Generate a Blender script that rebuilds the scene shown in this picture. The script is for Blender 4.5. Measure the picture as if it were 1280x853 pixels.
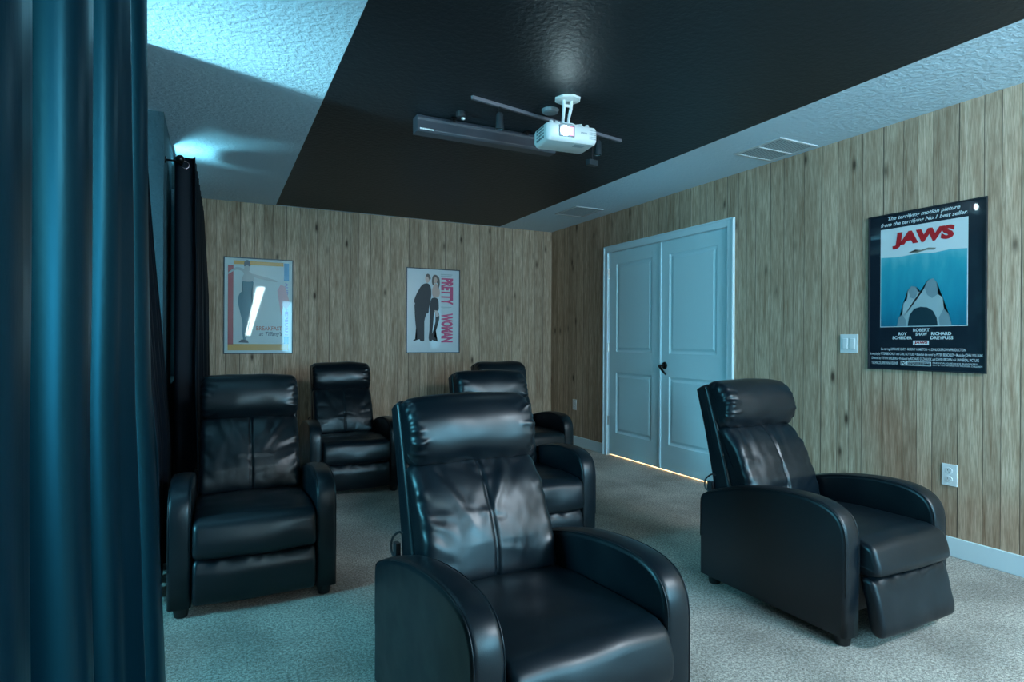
import bpy, bmesh, math, random
from mathutils import Vector, Matrix, noise

for o in list(bpy.data.objects): bpy.data.objects.remove(o)
SC = bpy.context.scene
COL = SC.collection
PI = math.pi

# ------------------------------------------------------------------ room numbers
XL, XR, YB, YF, H = -0.27, 3.572, 6.19, -1.6, 2.44
AX = -2.6                       # west wall of the side alcove
OP0, OP1 = 0.20, 3.94           # opening towards the alcove

# ------------------------------------------------------------------ camera
FPX, YAW, PITCH, ROLL, HC = 750.93, 0.4583, -0.0004, 0.0057, 1.15
F = Vector((math.sin(YAW)*math.cos(PITCH), math.cos(YAW)*math.cos(PITCH), math.sin(PITCH)))
Rv = Vector((math.cos(YAW), -math.sin(YAW), 0)); Uv = Rv.cross(F)
R2 = Rv*math.cos(ROLL)+Uv*math.sin(ROLL); U2 = -Rv*math.sin(ROLL)+Uv*math.cos(ROLL)
cam_data = bpy.data.cameras.new('camera'); cam = bpy.data.objects.new('camera', cam_data); COL.objects.link(cam)
cam_data.sensor_width = 36; cam_data.lens = FPX/1280*36; cam_data.clip_start = 0.02
M = Matrix((R2, U2, -F)).transposed().to_4x4(); M.translation = (0, 0, HC); cam.matrix_world = M
SC.camera = cam
SC.view_settings.view_transform = 'Standard'; SC.view_settings.look = 'None'
SC.view_settings.gamma = 1; SC.view_settings.use_curve_mapping = False
SC.view_settings.exposure = 0.8

# ------------------------------------------------------------------ world and lights
w = bpy.data.worlds.new('world'); SC.world = w; w.use_nodes = True
w.node_tree.nodes['Background'].inputs[0].default_value = (0.10, 0.35, 0.45, 1)
w.node_tree.nodes['Background'].inputs[1].default_value = 0.15

def area(name, loc, target, sx, sy, energy, color, spread=180):
    l = bpy.data.lights.new(name, 'AREA'); l.shape = 'RECTANGLE'; l.size = sx; l.size_y = sy
    l.energy = energy; l.color = color; l.spread = math.radians(spread)
    o = bpy.data.objects.new(name, l); COL.objects.link(o); o.location = loc
    o.rotation_euler = (Vector(target)-Vector(loc)).to_track_quat('-Z', 'Y').to_euler()
    return o
SCREEN_L = 10.5                  # radiance of the lit projection screen
area('alcove_window_light', (-2.45, 2.2, 1.5), (1.2, 2.2, 0.3), 0.7, 1.1, 30, (0.09, 0.55, 0.78), 120)
area('alcove_upward_daylight', (-2.2, 2.33, 1.25), (0.02, 2.98, 2.44), 0.16, 0.22, 3.7, (0.34, 0.80, 0.95), 34)
area('curtained_window_daylight', (-0.315, 4.72, 2.17), (-0.12, 4.60, 2.44), 0.04, 0.02, 1.1, (0.25, 0.80, 1.0), 120)
area('front_fill', (2.75, -0.6, 2.36), (2.7, 0.6, 0.9), 1.0, 0.5, 56, (0.76, 0.89, 1.0))  # neutral fill added up behind the camera, no fitting there
area('hallway_lamp', (4.1, 4.25, 1.2), (3.7, 4.25, 0), 1.4, 0.4, 90, (1.0, 0.70, 0.42))

# ------------------------------------------------------------------ material helpers
def mat(name, col=(.5,.5,.5), rough=.5, metal=0, coat=0, spec=None, emit=None, estr=0, sheen=0):
    m = bpy.data.materials.new(name); m.use_nodes = True
    b = m.node_tree.nodes['Principled BSDF']
    b.inputs['Base Color'].default_value = (*col, 1); b.inputs['Roughness'].default_value = rough
    b.inputs['Metallic'].default_value = metal
    if coat: b.inputs['Coat Weight'].default_value = coat; b.inputs['Coat Roughness'].default_value = .025
    if spec is not None: b.inputs['Specular IOR Level'].default_value = spec
    if sheen: b.inputs['Sheen Weight'].default_value = sheen
    if emit: b.inputs['Emission Color'].default_value = (*emit, 1); b.inputs['Emission Strength'].default_value = estr
    return m
def nn(m, t, **kw):
    n = m.node_tree.nodes.new(t)
    for k, v in kw.items():
        if k.startswith('i_'): n.inputs[k[2:].replace('_', ' ')].default_value = v
        else: setattr(n, k, v)
    return n
def lk(m, a, b): m.node_tree.links.new(a, b)
def math_(m, op, a=None, b=None, v0=None, v1=None, v2=None, clamp=False):
    n = m.node_tree.nodes.new('ShaderNodeMath'); n.operation = op; n.use_clamp = clamp
    if a is not None: lk(m, a, n.inputs[0])
    if b is not None: lk(m, b, n.inputs[1])
    if v0 is not None: n.inputs[0].default_value = v0
    if v1 is not None: n.inputs[1].default_value = v1
    if v2 is not None: n.inputs[2].default_value = v2
    return n.outputs[0]
def obj_coord(m, scale=(1,1,1), loc=(0,0,0)):
    t = nn(m, 'ShaderNodeTexCoord'); mp = nn(m, 'ShaderNodeMapping')
    mp.inputs['Scale'].default_value = scale; mp.inputs['Location'].default_value = loc
    lk(m, t.outputs['Object'], mp.inputs[0]); return mp.outputs[0]
def bump(m, h, strength, dist):
    b = nn(m, 'ShaderNodeBump'); b.inputs['Strength'].default_value = strength; b.inputs['Distance'].default_value = dist
    lk(m, h, b.inputs['Height']); lk(m, b.outputs[0], m.node_tree.nodes['Principled BSDF'].inputs['Normal'])
def noise_t(m, vec, scale, detail=3, rough=.5):
    n = nn(m, 'ShaderNodeTexNoise'); n.inputs['Scale'].default_value = scale
    n.inputs['Detail'].default_value = detail; n.inputs['Roughness'].default_value = rough
    lk(m, vec, n.inputs['Vector']); return n.outputs['Fac']
def ramp(m, fac, stops):
    r = nn(m, 'ShaderNodeValToRGB'); e = r.color_ramp.elements
    while len(e) < len(stops): e.new(.5)
    for i, (p, c) in enumerate(stops):
        e[i].position = p; e[i].color = (*c, 1) if len(c) == 3 else c
    lk(m, fac, r.inputs[0]); return r.outputs[0]
def mixc(m, fac, a, b, mode='MIX'):
    n = nn(m, 'ShaderNodeMix', data_type='RGBA', blend_type=mode)
    if isinstance(fac, float): n.inputs[0].default_value = fac
    else: lk(m, fac, n.inputs[0])
    for s, i in ((a, 6), (b, 7)):
        if isinstance(s, tuple): n.inputs[i].default_value = (*s, 1)
        else: lk(m, s, n.inputs[i])
    return n.outputs[2]
def base(m, c): lk(m, c, m.node_tree.nodes['Principled BSDF'].inputs['Base Color'])

def wood_panel(name, axis):
    m = mat(name, rough=.62, spec=.3)
    t = nn(m, 'ShaderNodeTexCoord'); s = nn(m, 'ShaderNodeSeparateXYZ'); lk(m, t.outputs['Object'], s.inputs[0])
    along, z = s.outputs[axis], s.outputs[2]
    # boards of alternating width: warp the running coordinate
    wv = math_(m, 'MULTIPLY', along, v1=2*PI/.41); wv = math_(m, 'SINE', wv); wv = math_(m, 'MULTIPLY', wv, v1=.22)
    u = math_(m, 'ADD', math_(m, 'DIVIDE', along, v1=.102), wv)
    cell = math_(m, 'FLOOR', u); fr = math_(m, 'FRACT', u)
    rnd = nn(m, 'ShaderNodeTexWhiteNoise', noise_dimensions='1D'); lk(m, cell, rnd.inputs['W'])
    # grain coordinates, shifted per board
    cb = nn(m, 'ShaderNodeCombineXYZ')
    lk(m, math_(m, 'MULTIPLY', along, v1=38.0), cb.inputs[0])
    lk(m, math_(m, 'MULTIPLY', rnd.outputs['Value'], v1=50.0), cb.inputs[1])
    lk(m, math_(m, 'ADD', math_(m, 'MULTIPLY', z, v1=2.6), math_(m, 'MULTIPLY', rnd.outputs['Value'], v1=17.0)), cb.inputs[2])
    g1 = noise_t(m, cb.outputs[0], 1.0, 5, .6)
    cb2 = nn(m, 'ShaderNodeCombineXYZ')
    lk(m, math_(m, 'MULTIPLY', along, v1=170.0), cb2.inputs[0]); lk(m, cell, cb2.inputs[1])
    lk(m, math_(m, 'MULTIPLY', z, v1=9.0), cb2.inputs[2])
    g2 = noise_t(m, cb2.outputs[0], 1.0, 3, .6)
    c = ramp(m, g1, [(.25, (.27,.16,.10)), (.40, (.47,.315,.215)), (.56, (.60,.43,.31)), (.75, (.72,.54,.405))])
    c = mixc(m, ramp(m, g2, [(.38, (.40,)*3), (.60, (1,)*3)]), tuple([.25,.15,.09]), c)
    tone = ramp(m, rnd.outputs['Value'], [(0, (.90,.89,.87)), (.5, (1.07,1.07,1.06)), (1, (1.24,1.25,1.25))])
    c = mixc(m, 1.0, c, tone, 'MULTIPLY')
    # knots
    cb3 = nn(m, 'ShaderNodeCombineXYZ')
    lk(m, math_(m, 'MULTIPLY', along, v1=9.8), cb3.inputs[0]); lk(m, math_(m, 'MULTIPLY', z, v1=3.6), cb3.inputs[2])
    vo = nn(m, 'ShaderNodeTexVoronoi', voronoi_dimensions='3D'); vo.inputs['Scale'].default_value = .8; lk(m, cb3.outputs[0], vo.inputs['Vector'])
    kn = ramp(m, vo.outputs['Distance'], [(.05, (1,)*3), (.12, (.35,)*3), (.2, (0,)*3)])
    c = mixc(m, kn, c, (.085,.05,.03))
    # joints
    e = math_(m, 'MINIMUM', fr, math_(m, 'SUBTRACT', None, fr, v0=1.0))
    jn = ramp(m, e, [(.008, (1,)*3), (.028, (0,)*3)])
    c = mixc(m, jn, c, (.10,.07,.05))
    base(m, c)
    bump(m, math_(m, 'SUBTRACT', math_(m, 'MULTIPLY', g1, v1=.3), jn), .35, .004)
    return m

def paint_ceiling(name, col, rough, st):
    m = mat(name, col, rough)
    v = obj_coord(m, (1, 1, 1))
    a = noise_t(m, v, 60, 4, .6); b = ramp(m, noise_t(m, v, 34, 2), [(.42, (0,)*3), (.60, (1,)*3)])
    bump(m, math_(m, 'ADD', math_(m, 'MULTIPLY', a, v1=.6), math_(m, 'MULTIPLY', b, v1=.5)), st, .006)
    return m

def leather(name, col=(.0022,.0065,.0105), rough=.36):
    m = mat(name, col, rough, spec=.52)
    v = obj_coord(m); n = nn(m, 'ShaderNodeTexVoronoi'); n.inputs['Scale'].default_value = 420; lk(m, v, n.inputs['Vector'])
    r = ramp(m, noise_t(m, v, 9, 3), [(.3, (rough-.05,)*3), (.7, (rough+.07,)*3)])
    lk(m, r, m.node_tree.nodes['Principled BSDF'].inputs['Roughness'])
    bump(m, n.outputs['Distance'], .10, .001)
    return m

def fabric(name, col, rough=.62, spec=.16, tint=(1,1,1)):
    m = mat(name, col, rough, spec=spec); m.node_tree.nodes['Principled BSDF'].inputs['Specular Tint'].default_value = (*tint, 1)
    v = obj_coord(m, (1,1,.25)); bump(m, noise_t(m, v, 240, 2), .12, .001)
    return m

def carpet():
    m = mat('carpet', rough=.95, spec=.1, sheen=.2)
    v = obj_coord(m)
    a = noise_t(m, v, 90, 5, .75); b = noise_t(m, v, 2.2, 3, .55); c2 = noise_t(m, v, 240, 2, .7)
    ad = math_(m, 'ADD', math_(m, 'MULTIPLY', a, v1=.55), math_(m, 'MULTIPLY', c2, v1=.45))
    c = ramp(m, ad, [(.38, (.12,.10,.08)), (.48, (.41,.355,.295)), (.58, (.88,.80,.70))])
    c = mixc(m, 1.0, c, ramp(m, b, [(.36, (.66,.65,.64)), (.60, (1.06,1.06,1.06))]), 'MULTIPLY')
    base(m, c); bump(m, ad, 1.0, .012)
    return m

MW_R = wood_panel('knotty_board_right', 1); MW_B = wood_panel('knotty_board_back', 0)
MCEIL = paint_ceiling('ceiling_blue_tint', (.64,.78,.88), .7, .75)  # blue cast of the light put into the paint colour
MCDARK = paint_ceiling('ceiling_dark', (.006,.011,.0155), .50, .30)
MWALL = paint_ceiling('wall_paint', (.035,.095,.12), .75, .8)
MCARPET = carpet()
MTRIM = mat('trim_paint', (.72,.88,.93), .38)
MDOOR = mat('door_paint', (.64,.88,.94), .42)
_v = obj_coord(MDOOR, (60, 60, 2.5)); bump(MDOOR, noise_t(MDOOR, _v, 1, 3), .12, .0015)
MLEA = leather('black_leather')
MLEG = mat('black_plastic', (.008,.008,.009), .45)
MCUR = fabric('curtain_navy', (.0008,.009,.016), .36, .52, (.12,.75,1.0))
MCUR2 = fabric('curtain_black', (.003,.006,.011))
MMETD = mat('dark_metal', (.03,.028,.03), .3, metal=.9)
MMETAL = mat('satin_metal', (.55,.54,.52), .3, metal=1)
MBLACKPL = mat('satin_black', (.022,.022,.026), .42)
MGRILLE = mat('speaker_grille', (.055,.056,.070), .4)
MWHITE = mat('white_plastic', (.80,.80,.80), .4)
MSLOT = mat('slot_black', (.01,.01,.01), .6)
MSCREEN = mat('screen_lit', (.7,.7,.7), .8, emit=(.26,.72,1.0), estr=SCREEN_L)
MDAY = mat('daylight_pane', (.5,.5,.5), .4, emit=(.35,.85,1.0), estr=3)
MSLIT = mat('glare_gap', (.5,.5,.5), .4, emit=(.70,.95,1.0), estr=26)  # glowing pane of the added front window
MVENT = mat('vent_metal', (.62,.63,.64), .45)
MVDARK = mat('vent_dark', (.02,.022,.025), .7)

# ------------------------------------------------------------------ mesh helpers
def link(name, bm, m, parent=None, smooth=False, bevel=0, segs=2, recalc=True):
    me = bpy.data.meshes.new(name)
    if recalc: bmesh.ops.recalc_face_normals(bm, faces=bm.faces)
    bm.to_mesh(me); bm.free()
    for mm in (m if isinstance(m, (list, tuple)) else [m]): me.materials.append(mm)
    if smooth: me.polygons.foreach_set('use_smooth', [True]*len(me.polygons))
    o = bpy.data.objects.new(name, me); COL.objects.link(o)
    if parent: o.parent = parent
    if bevel:
        md = o.modifiers.new('bevel', 'BEVEL'); md.width = bevel; md.segments = segs; md.limit_method = 'ANGLE'
        md.angle_limit = math.radians(35)
        me.polygons.foreach_set('use_smooth', [True]*len(me.polygons))
        md.harden_normals = True
    return o
def thing(name, label, cat, loc=(0,0,0), rotz=0, group=None):
    o = bpy.data.objects.new(name, None); COL.objects.link(o); o.empty_display_size = .1
    o.location = loc; o.rotation_euler = (0, 0, rotz); o['label'] = label; o['category'] = cat
    if group: o['group'] = group
    return o
def tag(o, label, cat, group=None):
    o['label'] = label; o['category'] = cat
    if group: o['group'] = group
    return o
def struct(name, bm, m, **k):
    o = link(name, bm, m, **k); o['kind'] = 'structure'; return o
def box(bm, x0, x1, y0, y1, z0, z1, mi=0):
    v = [bm.verts.new(p) for p in ((x0,y0,z0),(x1,y0,z0),(x1,y1,z0),(x0,y1,z0),(x0,y0,z1),(x1,y0,z1),(x1,y1,z1),(x0,y1,z1))]
    fs = [bm.faces.new([v[i] for i in f]) for f in ((0,3,2,1),(4,5,6,7),(0,1,5,4),(1,2,6,5),(2,3,7,6),(3,0,4,7))]
    for f in fs: f.material_index = mi
    return v
def B(): return bmesh.new()
def bx(*a):
    bm = B(); box(bm, *a); return bm
def tube(bm, pts, r, n=12, caps=True):
    """tube along 3-D points; r number or list"""
    pts = [Vector(p) for p in pts]; rings = []
    for i, p in enumerate(pts):
        d = (pts[min(i+1, len(pts)-1)]-pts[max(i-1, 0)]).normalized()
        a = d.orthogonal().normalized() if i == 0 else (a - d*a.dot(d)).normalized()
        b = d.cross(a); rr = r[i] if isinstance(r, (list, tuple)) else r
        rings.append([bm.verts.new(p+(a*math.cos(2*PI*k/n)+b*math.sin(2*PI*k/n))*rr) for k in range(n)])
    for i in range(len(rings)-1):
        for k in range(n): bm.faces.new((rings[i][k], rings[i][(k+1)%n], rings[i+1][(k+1)%n], rings[i+1][k]))
    if caps: bm.faces.new(rings[0][::-1]); bm.faces.new(rings[-1])
def lathe(bm, prof, axis='Z', at=(0,0,0), n=24):
    """prof list of (radius, height)"""
    rings = []
    at = Vector(at)
    def P(r, hgt, a):
        c, s = r*math.cos(a), r*math.sin(a)
        return at + (Vector((c, s, hgt)) if axis == 'Z' else Vector((hgt, c, s)) if axis == 'X' else Vector((c, hgt, s)))
    for r, hgt in prof: rings.append([bm.verts.new(P(max(r, 1e-5), hgt, 2*PI*k/n)) for k in range(n)])
    for i in range(len(rings)-1):
        for k in range(n): bm.faces.new((rings[i][k], rings[i][(k+1)%n], rings[i+1][(k+1)%n], rings[i+1][k]))
    bm.faces.new(rings[0][::-1]); bm.faces.new(rings[-1])
def torus(bm, c, R, r, axis='Y', n=20, k=8):
    c = Vector(c); rings = []
    for i in range(n):
        a = 2*PI*i/n; ring = []
        for j in range(k):
            b = 2*PI*j/k; q = R+r*math.cos(b); d = r*math.sin(b)
            p = Vector((q*math.cos(a), d, q*math.sin(a))) if axis == 'Y' else Vector((q*math.cos(a), q*math.sin(a), d)) if axis == 'Z' else Vector((d, q*math.cos(a), q*math.sin(a)))
            ring.append(bm.verts.new(c+p))
        rings.append(ring)
    for i in range(n):
        for j in range(k): bm.faces.new((rings[i][j], rings[(i+1)%n][j], rings[(i+1)%n][(j+1)%k], rings[i][(j+1)%k]))
def catmull(pts, n, closed=True):
    """resample a smooth curve through pts evenly to n points"""
    m = len(pts); out = []
    rng = m if closed else m-1
    for i in range(rng):
        g = (lambda j: pts[j % m]) if closed else (lambda j: pts[max(0, min(m-1, j))])
        p0, p1, p2, p3 = g(i-1), g(i), g(i+1), g(i+2)
        for s in range(16):
            t = s/16
            out.append(tuple(.5*((2*p1[k])+(-p0[k]+p2[k])*t+(2*p0[k]-5*p1[k]+4*p2[k]-p3[k])*t*t+(-p0[k]+3*p1[k]-3*p2[k]+p3[k])*t**3) for k in range(len(p1))))
    if not closed: out.append(tuple(pts[-1]))
    L = [0]
    src = out+[out[0]] if closed else out
    for a, b in zip(src, src[1:]): L.append(L[-1]+math.dist(a, b))
    res = []; j = 0
    cnt = n if closed else n-1
    for i in range(n):
        t = L[-1]*i/cnt
        while j < len(L)-2 and L[j+1] < t: j += 1
        f = (t-L[j])/max(1e-9, L[j+1]-L[j]); res.append(tuple(src[j][k]+(src[j+1][k]-src[j][k])*f for k in range(len(src[0]))))
    return res

# ------------------------------------------------------------------ the room
bm = bx(AX-.1, 5.0, YF-.1, YB+.1, -.06, 0); struct('floor', bm, MCARPET)
bm = B()          # ceiling: blue tinted paint around a dark painted rectangle
PX0, PX1, PY0, PY1 = .512, 2.872, -.9, YB-.035
def quad(bm, x0, x1, y0, y1, z, mi):
    f = bm.faces.new([bm.verts.new(p) for p in ((x0,y0,z),(x0,y1,z),(x1,y1,z),(x1,y0,z))]); f.material_index = mi
xs = [AX-.1, PX0, PX1, 5.0]; ys = [YF-.1, PY0, PY1, YB+.1]
for i in range(3):
    for j in range(3): quad(bm, xs[i], xs[i+1], ys[j], ys[j+1], H, 1 if i == 1 and j == 1 else 0)
quad(bm, xs[0], xs[3], ys[0], ys[3], H+.1, 0)
for a, b in (((xs[0],ys[0]),(xs[3],ys[0])),((xs[3],ys[0]),(xs[3],ys[3])),((xs[3],ys[3]),(xs[0],ys[3])),((xs[0],ys[3]),(xs[0],ys[0]))):
    bm.faces.new([bm.verts.new(p) for p in ((*a,H),(*b,H),(*b,H+.1),(*a,H+.1))])
struct('ceiling', bm, [MCEIL, MCDARK], recalc=False)
struct('wall_back', bx(AX-.1, 5.0, YB, YB+.1, 0, H), MW_B)
# right wall with the double-door opening
DY0, DY1, DZ = 3.442, 5.030, 2.045
bm = B(); box(bm, XR, XR+.1, YF-.1, DY0, 0, H); box(bm, XR, XR+.1, DY1, YB, 0, H); box(bm, XR, XR+.1, DY0, DY1, DZ, H)
struct('wall_right', bm, MW_R)
struct('wall_front', bx(AX-.1, 5.0, YF-.1, YF, 0, H), MWALL)
# left wall: near piece, opening, then a piece with a window behind the far curtain
WY0, WY1, WZ0, WZ1 = 4.62, 5.60, .85, 2.37
bm = B(); box(bm, XL-.14, XL, YF, OP0, 0, H)
box(bm, XL-.14, XL, OP1, WY0, 0, H); box(bm, XL-.14, XL, WY1, YB, 0, H); box(bm, XL-.14, XL, WY0, WY1, 0, WZ0); box(bm, XL-.14, XL, WY0, WY1, WZ1, H)
struct('wall_left', bm, MWALL)
bm = B(); box(bm, AX-.1, AX, YF, YB, 0, H); struct('wall_alcove', bm, MWALL)
struct('wall_alcove_end', bx(AX, XL-.14, OP1, OP1+.1, 0, H), MWALL)
struct('wall_alcove_near', bx(AX, XL-.14, OP0-.1, OP0, 0, H), MWALL)
struct('wall_hallway', bx(4.9, 5.0, YF, YB, 0, H), mat('hall_paint', (.8,.7,.55), .7))
# windows
def window(name, x, y0, y1, z0, z1, face, m):
    fr = B(); t = .045; d0, d1 = (x, x+.05)
    box(fr, d0, d1, y0, y1, z0, z0+t); box(fr, d0, d1, y0, y1, z1-t, z1)
    box(fr, d0, d1, y0, y0+t, z0+t, z1-t); box(fr, d0, d1, y1-t, y1, z0+t, z1-t); box(fr, d0, d1, y0+t, y1-t, (z0+z1)/2-.015, (z0+z1)/2+.015)
    o = struct(name, fr, MTRIM)
    pane = link('window_pane', bx(x+.018, x+.026, y0+t, y1-t, z0+t, z1-t), m, o)
    return o
window('window_1', XL-.12, WY0, WY1, WZ0, WZ1, 1, mat('shaded_pane', (.4,.5,.5), .4, emit=(.35,.85,1.0), estr=.22))
window('window_2', AX, 1.75, 2.75, .95, 2.05, 1, MDAY)

# baseboards
def baseboard(name, pts_box):
    bm = B()
    for b in pts_box: box(bm, *b)
    struct(name, bm, MTRIM, bevel=.004)
baseboard('baseboard_right', [(XR-.014, XR, YF, DY0-.07, 0, .105), (XR-.014, XR, DY1+.07, YB-.014, 0, .105)])
baseboard('baseboard_back', [(XL+.014, XR, YB-.014, YB, 0, .105)])
baseboard('baseboard_left', [(XL, XL+.014, OP1, YB-.014, 0, .105)])

# door casing
bm = B(); cw = .064
for (y0, y1, z0, z1) in ((DY0-cw, DY0, 0, DZ+cw), (DY1, DY1+cw, 0, DZ+cw), (DY0, DY1, DZ, DZ+cw)):
    box(bm, XR-.018, XR, y0, y1, z0, z1)
for (y0, y1, z0, z1) in ((DY0-cw, DY0-cw+.014, 0, DZ+cw), (DY1+cw-.014, DY1+cw, 0, DZ+cw), (DY0-cw, DY1+cw, DZ+cw-.014, DZ+cw)):
    box(bm, XR-.026, XR-.0181, y0, y1, z0, z1)
# jambs
box(bm, XR+.0005, XR+.1, DY0, DY0+.008, 0, DZ); box(bm, XR+.0005, XR+.1, DY1-.008, DY1, 0, DZ); box(bm, XR+.0005, XR+.1, DY0, DY1, DZ-.004, DZ)
struct('trim_1', bm, MTRIM, bevel=.003)

# door leaves with raised panels
def door_leaf(name, y0, y1):
    """leaf face at x = XR+.004, panels recessed with a moulded bevel"""
    bm = B(); xf = XR+.004; g = .017; z0, z1 = g, DZ-.006
    m = .115; pan = [(.24, .84), (1.045, 1.922)]
    ysl = [y0, y0+m, y1-m, y1]; zsl = [z0, pan[0][0], pan[0][1], pan[1][0], pan[1][1], z1]
    def q(ps): bm.faces.new([bm.verts.new(p) for p in ps])
    for i in range(3):
        for j in range(5):
            a, b, c, d = ysl[i], ysl[i+1], zsl[j], zsl[j+1]
            if i == 1 and j in (1, 3):
                steps = [(0, 0), (.006, .006), (.018, .011), (.026, .011), (.045, .003)]
                rects = [(a+s, b-s, c+s, d-s, xf+dep) for s, dep in steps]
                for r0, r1 in zip(rects, rects[1:]):
                    P0 = [(r0[4], r0[0], r0[2]), (r0[4], r0[1], r0[2]), (r0[4], r0[1], r0[3]), (r0[4], r0[0], r0[3])]
                    P1 = [(r1[4], r1[0], r1[2]), (r1[4], r1[1], r1[2]), (r1[4], r1[1], r1[3]), (r1[4], r1[0], r1[3])]
                    for k in range(4): q([P0[k], P0[(k+1)%4], P1[(k+1)%4], P1[k]])
                r = rects[-1]; q([(r[4], r[0], r[2]), (r[4], r[1], r[2]), (r[4], r[1], r[3]), (r[4], r[0], r[3])])
            else: q([(xf, a, c), (xf, b, c), (xf, b, d), (xf, a, d)])
    xb = xf+.035
    q([(xb, y0, z0), (xb, y1, z0), (xb, y1, z1), (xb, y0, z1)])
    for (a, b) in (((y0, z0), (y1, z0)), ((y1, z0), (y1, z1)), ((y1, z1), (y0, z1)), ((y0, z1), (y0, z0))):
        q([(xf, *a), (xf, *b), (xb, *b), (xb, *a)])
    bmesh.ops.remove_doubles(bm, verts=bm.verts, dist=.00005)
    return struct(name, bm, MDOOR)
SEAM = 4.243
d1 = door_leaf('door_1', SEAM+.0015, DY1-.010)
d2 = door_leaf('door_2', DY0+.010, SEAM-.0015)
def hinge(y, z, par):
    bm = B(); box(bm, XR-.001, XR+.006, y-.012, y+.012, z-.045, z+.045); tube(bm, [(XR-.006, y, z-.047), (XR-.006, y, z+.047)], .006, 10)
    link('hinge', bm, MMETAL, par, smooth=False)
for z in (1.828, 1.087, .351): hinge(DY1-.004, z, d1); hinge(DY0+.004, z, d2)
bm = B(); box(bm, XR-.004, XR+.0035, SEAM-.012, SEAM+.0105, 0.017, DZ-.008)
link('astragal_strip', bm, MDOOR, d2, bevel=.001)
# lever handle
bm = B(); yh, zh = SEAM-.062, .938
lathe(bm, [(.0, -.012), (.026, -.012), (.032, -.006), (.033, .002)], 'X', (XR+.002, yh, zh), 24)
lathe(bm, [(.011, -.05), (.011, -.008)], 'X', (XR, yh, zh), 16)
tube(bm, [(XR-.045, yh, zh), (XR-.055, yh+.006, zh-.004), (XR-.058, yh-.045, zh-.045), (XR-.056, yh-.085, zh-.075)], [.012, .012, .010, .007], 12)
link('door_handle', bm, MMETD, d2, smooth=True)

# ------------------------------------------------------------------ lettering
def text_mesh(s, bold=0, shear=0):
    c = bpy.data.curves.new('t', 'FONT'); c.body = s; c.size = 1; c.offset = bold; c.shear = shear; c.resolution_u = 3
    o = bpy.data.objects.new('t', c); COL.objects.link(o)
    dg = bpy.context.evaluated_depsgraph_get(); dg.update()
    me = bpy.data.meshes.new_from_object(o.evaluated_get(dg))
    vs = [(v.co.x, v.co.y) for v in me.vertices]; fs = [tuple(p.vertices) for p in me.polygons]
    bpy.data.objects.remove(o); bpy.data.curves.remove(c); bpy.data.meshes.remove(me)
    return vs, fs
class Sheet:
    """flat artwork laid on a poster: (u right, v up, d off the wall)"""
    def __init__(s, T): s.T = T
    def letters(s, bm, txt, u0, v0, u1, v1, d, bold=0, shear=0, rot=False, mi=0):
        vs, fs = text_mesh(txt, bold, shear)
        xa = min(v[0] for v in vs); xb = max(v[0] for v in vs); ya = min(v[1] for v in vs); yb = max(v[1] for v in vs)
        nv = []
        for x, y in vs:
            a = (x-xa)/(xb-xa); b = (y-ya)/(yb-ya)
            if rot: a, b = b, 1-a
            nv.append(bm.verts.new(s.T(u0+(u1-u0)*a, v0+(v1-v0)*b, d)))
        for f in fs:
            try: bm.faces.new([nv[i] for i in f]).material_index = mi
            except ValueError: pass
    def poly(s, bm, pts, d, mi=0, smooth=0):
        if smooth: pts = catmull(pts, smooth)
        f = bm.faces.new([bm.verts.new(s.T(u, v, d)) for u, v in pts]); f.material_index = mi
        if len(pts) > 4: bmesh.ops.triangulate(bm, faces=[f])
    def rect(s, bm, u0, v0, u1, v1, d, mi=0): s.poly(bm, [(u0,v0),(u1,v0),(u1,v1),(u0,v1)], d, mi)
def put(name, bm, m, parent): return link(name, bm, m, parent, recalc=False)

def gloss(name, col, **k): return mat(name, col, .32, coat=.9, **k)
def poster_frame(parent, T, wd, ht, m, t=.009, dep=.014):
    bm = B()
    def bb(u0, u1, v0, v1):
        ps = [T(u, v, d) for d in (0.001, dep) for u, v in ((u0,v0),(u1,v0),(u1,v1),(u0,v1))]
        v = [bm.verts.new(p) for p in ps]
        for f in ((0,3,2,1),(4,5,6,7),(0,1,5,4),(1,2,6,5),(2,3,7,6),(3,0,4,7)): bm.faces.new([v[i] for i in f])
    bb(0, wd, 0, t); bb(0, wd, ht-t, ht); bb(0, t, t, ht-t); bb(wd-t, wd, t, ht-t)
    return link('frame', bm, m, parent)
def sheet_base(parent, T, wd, ht, m, wavy=0, name='print_sheet'):
    bm = B(); nx, ny = 24, 34; g = []
    for j in range(ny+1):
        g.append([bm.verts.new(T(wd*i/nx, ht*j/ny, .004)) for i in range(nx+1)])
    for j in range(ny):
        for i in range(nx): bm.faces.new((g[j][i], g[j][i+1], g[j+1][i+1], g[j+1][i]))
    return link(name, bm, m, parent, recalc=False)

# ---- black bordered film poster on the right wall
PJ = (2.322, .993, .627, .918)
TJ = lambda u, v, d: (XR-d, PJ[0]-u, PJ[1]+v)
jw = thing('poster', 'black bordered film poster with red title over a blue sea, on right wall', 'poster', (XR, PJ[0]-PJ[2]/2, PJ[1]), 0)
def reparent_fix(root):
    root_inv = Matrix.Translation(-Vector(root.location))
    for c in root.children:
        c.data.transform(root_inv)
S = Sheet(TJ)
UY = lambda y: PJ[0]-y
VZ = lambda z: z-PJ[1]
mblk = gloss('poster_black', (.006,.012,.022))
_v = obj_coord(mblk); bump(mblk, noise_t(mblk, _v, 6, 2), .35, .02)
poster_frame(jw, TJ, PJ[2], PJ[3], MBLACKPL, .006, .012)
sheet_base(jw, TJ, PJ[2], PJ[3], mblk)
iu0, iu1, iv0, iv1 = UY(2.25), UY(1.783), VZ(1.243), VZ(1.823)
bm = B(); S.rect(bm, iu0, iv0, iu1, iv1, .0050, 0)
bm2 = bm
msky = gloss('poster_sky', (.70,.76,.78)); put('picture_border', bm, msky, jw)
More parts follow.
